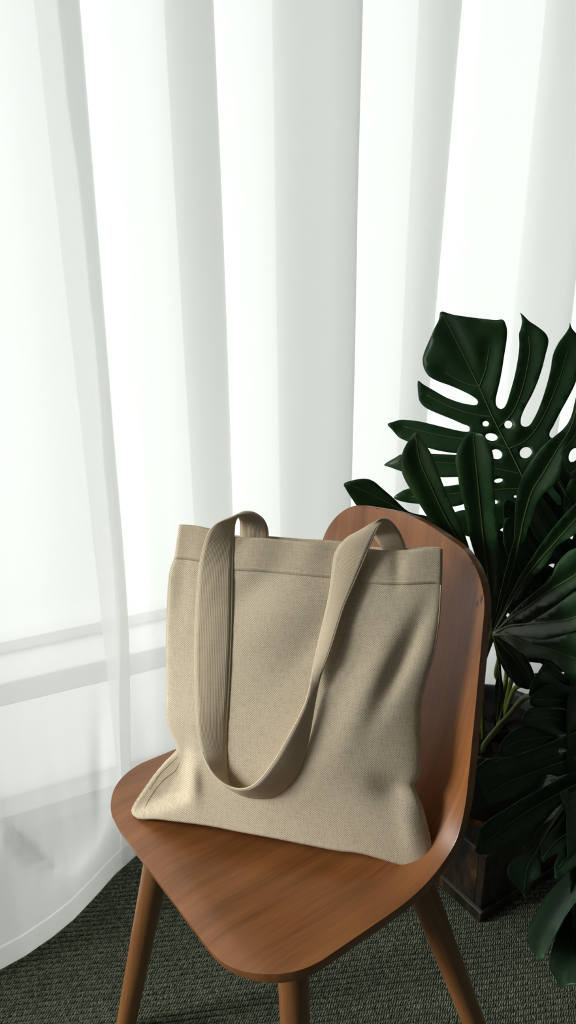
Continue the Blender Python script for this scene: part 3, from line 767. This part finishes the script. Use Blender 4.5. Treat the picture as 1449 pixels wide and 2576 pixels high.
    fs = [
      finger(c2_([(925,690),(880,500),(800,300),(700,150),(600,30)])[0:0]+[(1232,1585),(1210,1480),(1160,1400),(1108,1350)]+c1_([(590,1400),(550,1340),(500,1260),(450,1180),(410,1110),(390,1060),(385,1000),(395,935),(430,870),(470,822)]),
             [(1238,1585),(1222,1470)]+c1_([(840,1640),(775,1451),(740,1360),(690,1260),(640,1140),(610,1060),(580,980),(550,920),(500,845)]), [(1236,1590),(1214,1470),(1160,1370)]+c1_([(640,1300),(560,1130),(500,990),(475,850)]), ((1239,1594,1.16),(1045,1090,1.10),(1100,1300,1.20))),
      finger([(1234,1590),(1219,1460)]+c1_([(860,1640),(800,1451),(785,1350),(765,1250),(740,1150),(730,1080),(715,990),(725,940),(760,870),(800,822)]),
             [(1242,1588),(1253,1480)]+c1_([(990,1600),(970,1451),(960,1300),(950,1150),(950,1050),(945,960),(925,900),(890,840),(850,824)]), [(1238,1592),(1228,1450)]+c1_([(885,1451),(860,1200),(840,1000),(825,840)]), ((1239,1594,1.15),(1190,1090,1.06),(1250,1300,1.16))),
      finger([(1239,1590)]+c2_([(985,480),(1030,300),(1070,150)])+c1_([(1075,1420),(1080,1290),(1090,1200),(1120,1090),(1170,1000),(1240,910),(1310,850),(1380,790),(1420,720),(1445,620),(1470,520)]),
             [(1242,1590)]+c2_([(1000,590),(1080,380),(1100,230),(1112,175),(1135,150),(1150,90)])+c1_([(1150,1420),(1180,1340),(1200,1270),(1240,1200),(1290,1160),(1340,1115),(1355,1050),(1370,950),(1395,860),(1440,780),(1490,640)]), [(1240,1592)]+c2_([(1000,530),(1060,330),(1110,120)])+c1_([(1130,1350),(1180,1180),(1240,1080),(1330,930),(1420,780),(1470,600)]), ((1239,1594,1.15),(1440,1030,1.02),(1320,1300,1.10)), .012, 22),
      finger([(1241,1592)]+c2_([(1040,500),(1100,380),(1150,300),(1250,150),(1350,20),(1449,-80),(1560,-170)]),
             [(1243,1594)]+c2_([(1050,560),(1120,470),(1180,370),(1230,330),(1290,250),(1330,180),(1449,100),(1540,0),(1590,-120)]), [(1241,1593)]+c2_([(1020,580),(1100,440),(1180,320),(1300,180),(1449,10),(1560,-120)]), ((1239,1594,1.14),(1449,1330,1.00),(1400,1400,1.06)), .012, 20),
      finger([(1242,1593)]+c2_([(1080,560),(1200,460),(1290,380),(1330,290),(1390,220),(1449,190),(1560,160)]),
             [(1243,1595)]+c2_([(1000,680),(1110,630),(1190,590),(1220,555),(1320,530),(1430,440),(1520,400),(1600,260)]), [(1242,1594)]+c2_([(1060,610),(1180,530),(1300,440),(1449,350),(1580,220)]), ((1239,1594,1.13),(1449,1420,.98),(1449,1480,1.02)), .012, 22),
      finger([(1242,1595)]+c2_([(1040,660),(1150,648),(1300,560),(1449,450),(1560,420)]),
             [(1243,1596)]+c2_([(1050,716),(1150,735),(1240,748),(1300,738),(1360,715),(1449,690),(1600,600)]), [(1242,1595)]+c2_([(1040,665),(1150,652),(1300,640),(1449,608),(1580,520)]), ((1239,1594,1.12),(1449,1550,.97),(1400,1600,1.02)), .012, 22),
      finger([(1242,1596)]+c2_([(1050,710),(1150,735),(1250,745),(1330,735),(1449,700),(1560,720)]),
             [(1241,1598)]+c2_([(1000,745),(1080,802),(1150,850),(1200,862),(1280,866),(1330,900),(1449,1000),(1540,940)]), [(1242,1597)]+c2_([(1050,722),(1160,770),(1300,805),(1449,860),(1540,850)]), ((1239,1594,1.11),(1449,1660,.97),(1350,1650,1.04)), .012, 22),
      finger([(1241,1597)]+c2_([(1050,790),(1120,830),(1160,880),(1195,970),(1180,1030)]), [(1240,1598)]+c2_([(985,850),(1030,940),(1080,1020),(1130,1045),(1165,1050)]), [(1240,1597)]+c2_([(1010,790),(1080,870),(1140,960),(1170,1030)]), ((1239,1594,1.13),(1330,1725,1.08),(1300,1650,1.10))),
      finger([(1238,1597)]+c2_([(965,850),(972,950),(950,1060),(955,1150),(965,1245)]), [(1241,1598)]+c2_([(985,860),(995,960),(1005,1040),(1000,1130),(975,1240)]), [(1240,1598)]+c2_([(975,870),(985,1000),(975,1150),(968,1230)]), ((1239,1594,1.16),(1250,1800,1.14),(1220,1700,1.17)), .004, 10),
      finger([(1239,1598)]+c2_([(960,800),(985,880),(1020,950),(1055,990)]), [(1242,1598)]+c2_([(1000,820),(1040,900),(1075,960),(1078,990)]), [(1240,1598)]+c2_([(980,820),(1020,900),(1065,985)]), ((1239,1594,1.12),(1290,1710,1.08),(1300,1650,1.10)), .004, 10),
    ]
    leaf(fs, 'leaf', stalk(1239, 1594, 1.15, -.02, -.02, .03), 'long-fingered leaf radiating beside the chair back')
    # -- leaf finger reaching left over the chair top
    fl = [finger(c1_([(640,1451),(560,1380),(480,1340),(430,1320),(330,1300),(215,1285),(130,1275),(85,1220),(50,1165),(37,1130)]), c1_([(760,1451),(640,1370),(550,1330),(430,1300),(340,1220),(270,1160),(215,1115),(160,1100),(90,1110)]), c1_([(700,1451),(560,1355),(430,1310),(300,1240),(160,1170),(50,1132)]), ((870,1220,1.30),(1080,1310,1.32),(1000,1290,1.34)), .008, 24)]
    leaf(fl, 'leaf', None, 'narrow leaf lobe curving over the chair top')
    # -- dark leaves deeper in the plant, to the right
    def backleaf(cx, cy, rot, L_, W_, y, mat='leaf', lobes=5):
        left, right = [], []
        for k in range(lobes):
            f0, f1, f2 = (k+.08)/lobes, (k+.5)/lobes, (k+.86)/lobes
            wk = W_*math.sin(math.pi*(.14+.78*(k+.5)/lobes))**.7
            for sd, lst in ((-1, left), (1, right)):
                lst += [(f0*L_, sd*W_*.16), (f0*L_+.30*L_/lobes, sd*wk*.7), (f1*L_+.62*L_/lobes, sd*wk), (f2*L_+.50*L_/lobes, sd*wk*.86), (f2*L_, sd*W_*.16)]
        pts = [(0, 0)]+left+[(L_*1.12, 0)]+right[::-1]
        c, s = math.cos(rot), math.sin(rot); T = lambda P: [(cx+c*x-s*y_, cy+s*x+c*y_) for x, y_ in P]
        veins = [T([(0, 0), (L_*.5, 0), (L_*1.08, 0)])]+[T([((k+.2)/lobes*L_, 0), ((k+.75)/lobes*L_, sd*W_*.45), ((k+1.1)/lobes*L_, sd*W_*.8)]) for k in range(lobes) for sd in (-1, 1)]
        ax = T([(0, 0), (L_, 0), (L_*.5, W_)])
        leaf([(T(pts)[0:1]+T(pts)[1:], [], veins, ((ax[0][0], ax[0][1], y), (ax[1][0], ax[1][1], y-.05), (ax[2][0], ax[2][1], y+.03)), dict(vd=.009, vw=22, step=13, nsm=3))], mat, stalk(cx, cy, y, .03, .03, .04))
    backleaf(1300, 1560, -1.15, 400, 150, 1.34)
    backleaf(1262, 1640, -.95, 430, 185, 1.31)
    backleaf(1330, 1640, -.55, 330, 140, 1.28)
    backleaf(1350, 1700, .25, 300, 120, 1.26)
    # -- broad low leaf lying towards the viewer
    lobe = lambda l, r, rib, a3, vd=.012, vw=30: finger(l, r, rib, a3, vd, vw)
    A3 = ((1440, 1830, 1.02), (1190, 1945, .98), (1250, 2110, .93))
    low = [
      (c8_([(890,985),(895,860),(950,740),(1040,640),(1130,575),(1230,650),(1330,740),(1449,860),(1560,900),(1560,980),(1300,900),(1100,880)]), [], [c8_([(1500,930),(1300,800),(1120,660)])], ((1440,1760,1.05),(1350,1690,1.04),(1330,1745,1.03)), dict(vd=.008, vw=24, step=12)),
      (c8_([(885,1035),(905,980),(1000,895),(1120,832),(1230,815),(1330,845),(1449,880),(1600,960),(1600,1200),(1449,1160),(1300,1125),(1150,1110),(1000,1112),(905,1090)]), [], [c8_([(1600,1130),(1400,1060),(1200,1010),(950,1020)])], ((1440,1800,1.035),(1335,1760,1.02),(1360,1720,1.03)), dict(vd=.010, vw=26, step=12)),
      (c8_([(790,1300),(800,1240),(850,1155),(930,1115),(1050,1110),(1200,1130),(1449,1165),(1600,1230),(1600,1420),(1449,1400),(1300,1440),(1200,1450),(1050,1395),(920,1345),(830,1345)]), [], [c8_([(1600,1380),(1400,1320),(1150,1240),(860,1270)])], ((1440,1830,1.02),(1320,1815,1.00),(1340,1785,1.015)), dict(vd=.010, vw=26, step=12)),
      (c8_([(515,1680),(525,1600),(570,1510),(640,1430),(800,1345),(920,1350),(1050,1385),(1250,1470),(1100,1540),(850,1640),(640,1715)]), [], [c8_([(1230,1475),(1000,1480),(700,1540),(560,1640)])], ((1420,1855,1.01),(1265,1880,.985),(1300,1830,1.005)), dict(vd=.010, vw=26, step=12)),
      (c3_([(1500,-60),(1340,0),(1100,100),(900,172),(760,195),(640,212),(560,260),(500,325),(481,360),(505,402),(545,440),(590,462),(640,420),(750,355),(1000,275),(1200,200),(1500,90)]), [c3_(ell(1305,145,50,28,.25))], [c3_([(1500,-55),(1340,2),(1100,102),(900,172),(700,230),(510,350)])], ((1440,1840,1.01),(1190,1945,.955),(1250,1990,.95)), dict(vd=.010, vw=30, step=11)),
      (c3_([(1500,90),(1200,198),(1000,272),(750,352),(640,415),(595,455),(592,490),(605,550),(635,605),(670,612),(760,585),(880,545),(985,495),(1060,400),(1085,375),(1180,350),(1285,360),(1500,260)]), [], [c3_([(1500,170),(1250,250),(1000,340),(800,420),(630,530)])], ((1440,1890,.99),(1215,1980,.95),(1230,2020,.945)), dict(vd=.011, vw=28, step=11)),
      (c3_([(1500,260),(1416,310),(1200,425),(980,545),(800,655),(640,755),(565,835),(545,915),(525,990),(520,1040),(570,1065),(680,1050),(800,1005),(930,985),(1010,930),(1060,850),(1130,780),(1250,640),(1400,560),(1500,540)]), [], [c3_([(1500,400),(1300,500),(1050,640),(800,800),(600,960)])], ((1440,1950,.97),(1200,2120,.92),(1220,2060,.935)), dict(vd=.012, vw=30, step=11)),
      ([(1432,1720),(1470,1690),(1520,1672),(1562,1690),(1585,1725),(1560,1752),(1600,1750),(1640,1775),(1650,1815),(1615,1840),(1650,1850),(1680,1890),(1672,1935),(1625,1945),(1640,1985),(1610,2030),(1560,2035),(1530,1990),(1500,2005),(1460,2012),(1430,2000),(1425,1860)], [], [[(1428,1851),(1480,1828),(1530,1818)], [(1500,1822),(1530,1760),(1535,1690)], [(1515,1820),(1580,1800),(1640,1800)], [(1520,1820),(1590,1870),(1660,1915)], [(1500,1824),(1540,1920),(1585,2010)]], ((1440,1840,1.012),(1600,1850,1.06),(1500,2000,.985)), dict(vd=.010, vw=28, step=12)),
    ]
    leaf(low, 'leafb', [base+np.array([-.03, -.06, 0]), at_y(1222, 1868, 1.14), at_y(1280, 1800, 1.12), at_y(1330, 1752, 1.10), at_y(1400, 1780, 1.05), at_y(1450, 1830, 1.02)], 'broad low leaf with rounded lobes pointing left')
    # -- hanging leaf at the lower right corner
    hang = [
      (c3_([(1280,540),(1290,505),(1330,485),(1370,520),(1416,590),(1520,700),(1520,900),(1416,800),(1330,700),(1310,620)]), [], [c3_([(1480,760),(1390,640),(1310,530)])], ((1440,2040,.93),(1415,1995,.91),(1430,2080,.92)), dict(vd=.006, vw=16, step=9)),
      (c3_([(1310,600),(1270,660),(1200,760),(1110,900),(1040,1000),(970,1055),(880,1090),(825,1150),(803,1215),(822,1280),(880,1340),(930,1400),(965,1445),(985,1390),(1000,1340),(1030,1300),(1090,1270),(1108,1240),(1100,1140),(1105,1000),(1150,900),(1250,780),(1330,690)]), [], [c3_([(1300,650),(1180,830),(1060,1040),(980,1180),(950,1380)])], ((1425,2030,.93),(1290,2190,.87),(1320,2230,.86)), dict(vd=.010, vw=24, step=10)),
      (c3_([(1330,690),(1250,790),(1160,900),(1110,985),(1105,1090),(1130,1130),(1180,1090),(1250,1048),(1258,1075),(1225,1170),(1240,1280),(1330,1230),(1416,1170),(1540,1060),(1540,640),(1440,640)]), [], [c3_([(1540,760),(1380,850),(1220,960),(1120,1100)]), c3_([(1540,880),(1400,1000),(1260,1180)])], ((1440,2080,.92),(1370,2150,.88),(1400,2190,.87)), dict(vd=.010, vw=24, step=10)),
      (c3_([(1540,1060),(1416,1165),(1250,1320),(1150,1430),(1080,1560),(1010,1690),(990,1780),(1000,1890),(1050,1955),(1105,2002),(1150,1955),(1200,1850),(1260,1740),(1330,1610),(1416,1490),(1540,1400)]), [], [c3_([(1540,1200),(1380,1340),(1230,1530),(1130,1720),(1100,1960)])], ((1440,2220,.90),(1335,2390,.84),(1400,2300,.85)), dict(vd=.012, vw=30, step=11)),
      (c3_([(1540,1390),(1416,1485),(1335,1605),(1275,1710),(1220,1850),(1185,1990),(1180,2060),(1195,2110),(1240,2185),(1282,2262),(1330,2240),(1416,2232),(1540,2200)]), [], [c3_([(1540,1600),(1440,1750),(1350,1950),(1295,2230)])], ((1440,2300,.89),(1400,2480,.82),(1449,2400,.83)), dict(vd=.012, vw=30, step=11)),
      ([(1430,2010),(1480,1985),(1530,1990),(1575,2030),(1590,2085),(1550,2110),(1605,2125),(1635,2180),(1625,2235),(1575,2250),(1618,2285),(1625,2345),(1590,2395),(1550,2390),(1565,2440),(1530,2490),(1480,2500),(1450,2470),(1440,2300),(1428,2150)], [], [[(1500,2005),(1480,2200),(1490,2480)], [(1492,2080),(1540,2070),(1585,2080)], [(1484,2150),(1560,2180),(1620,2210)], [(1482,2250),(1550,2300),(1610,2340)], [(1485,2350),(1520,2420),(1540,2460)]], ((1440,2080,.918),(1600,2150,.97),(1470,2480,.835)), dict(vd=.010, vw=28, step=12)),
    ]
    leaf(hang, 'leafb', [base+np.array([.05, -.08, 0]), at_y(1420, 1900, 1.12), at_y(1500, 1880, 1.06), at_y(1530, 1930, .98), at_y(1500, 2005, .935)], 'drooping split leaf in the lower right corner')
plant()
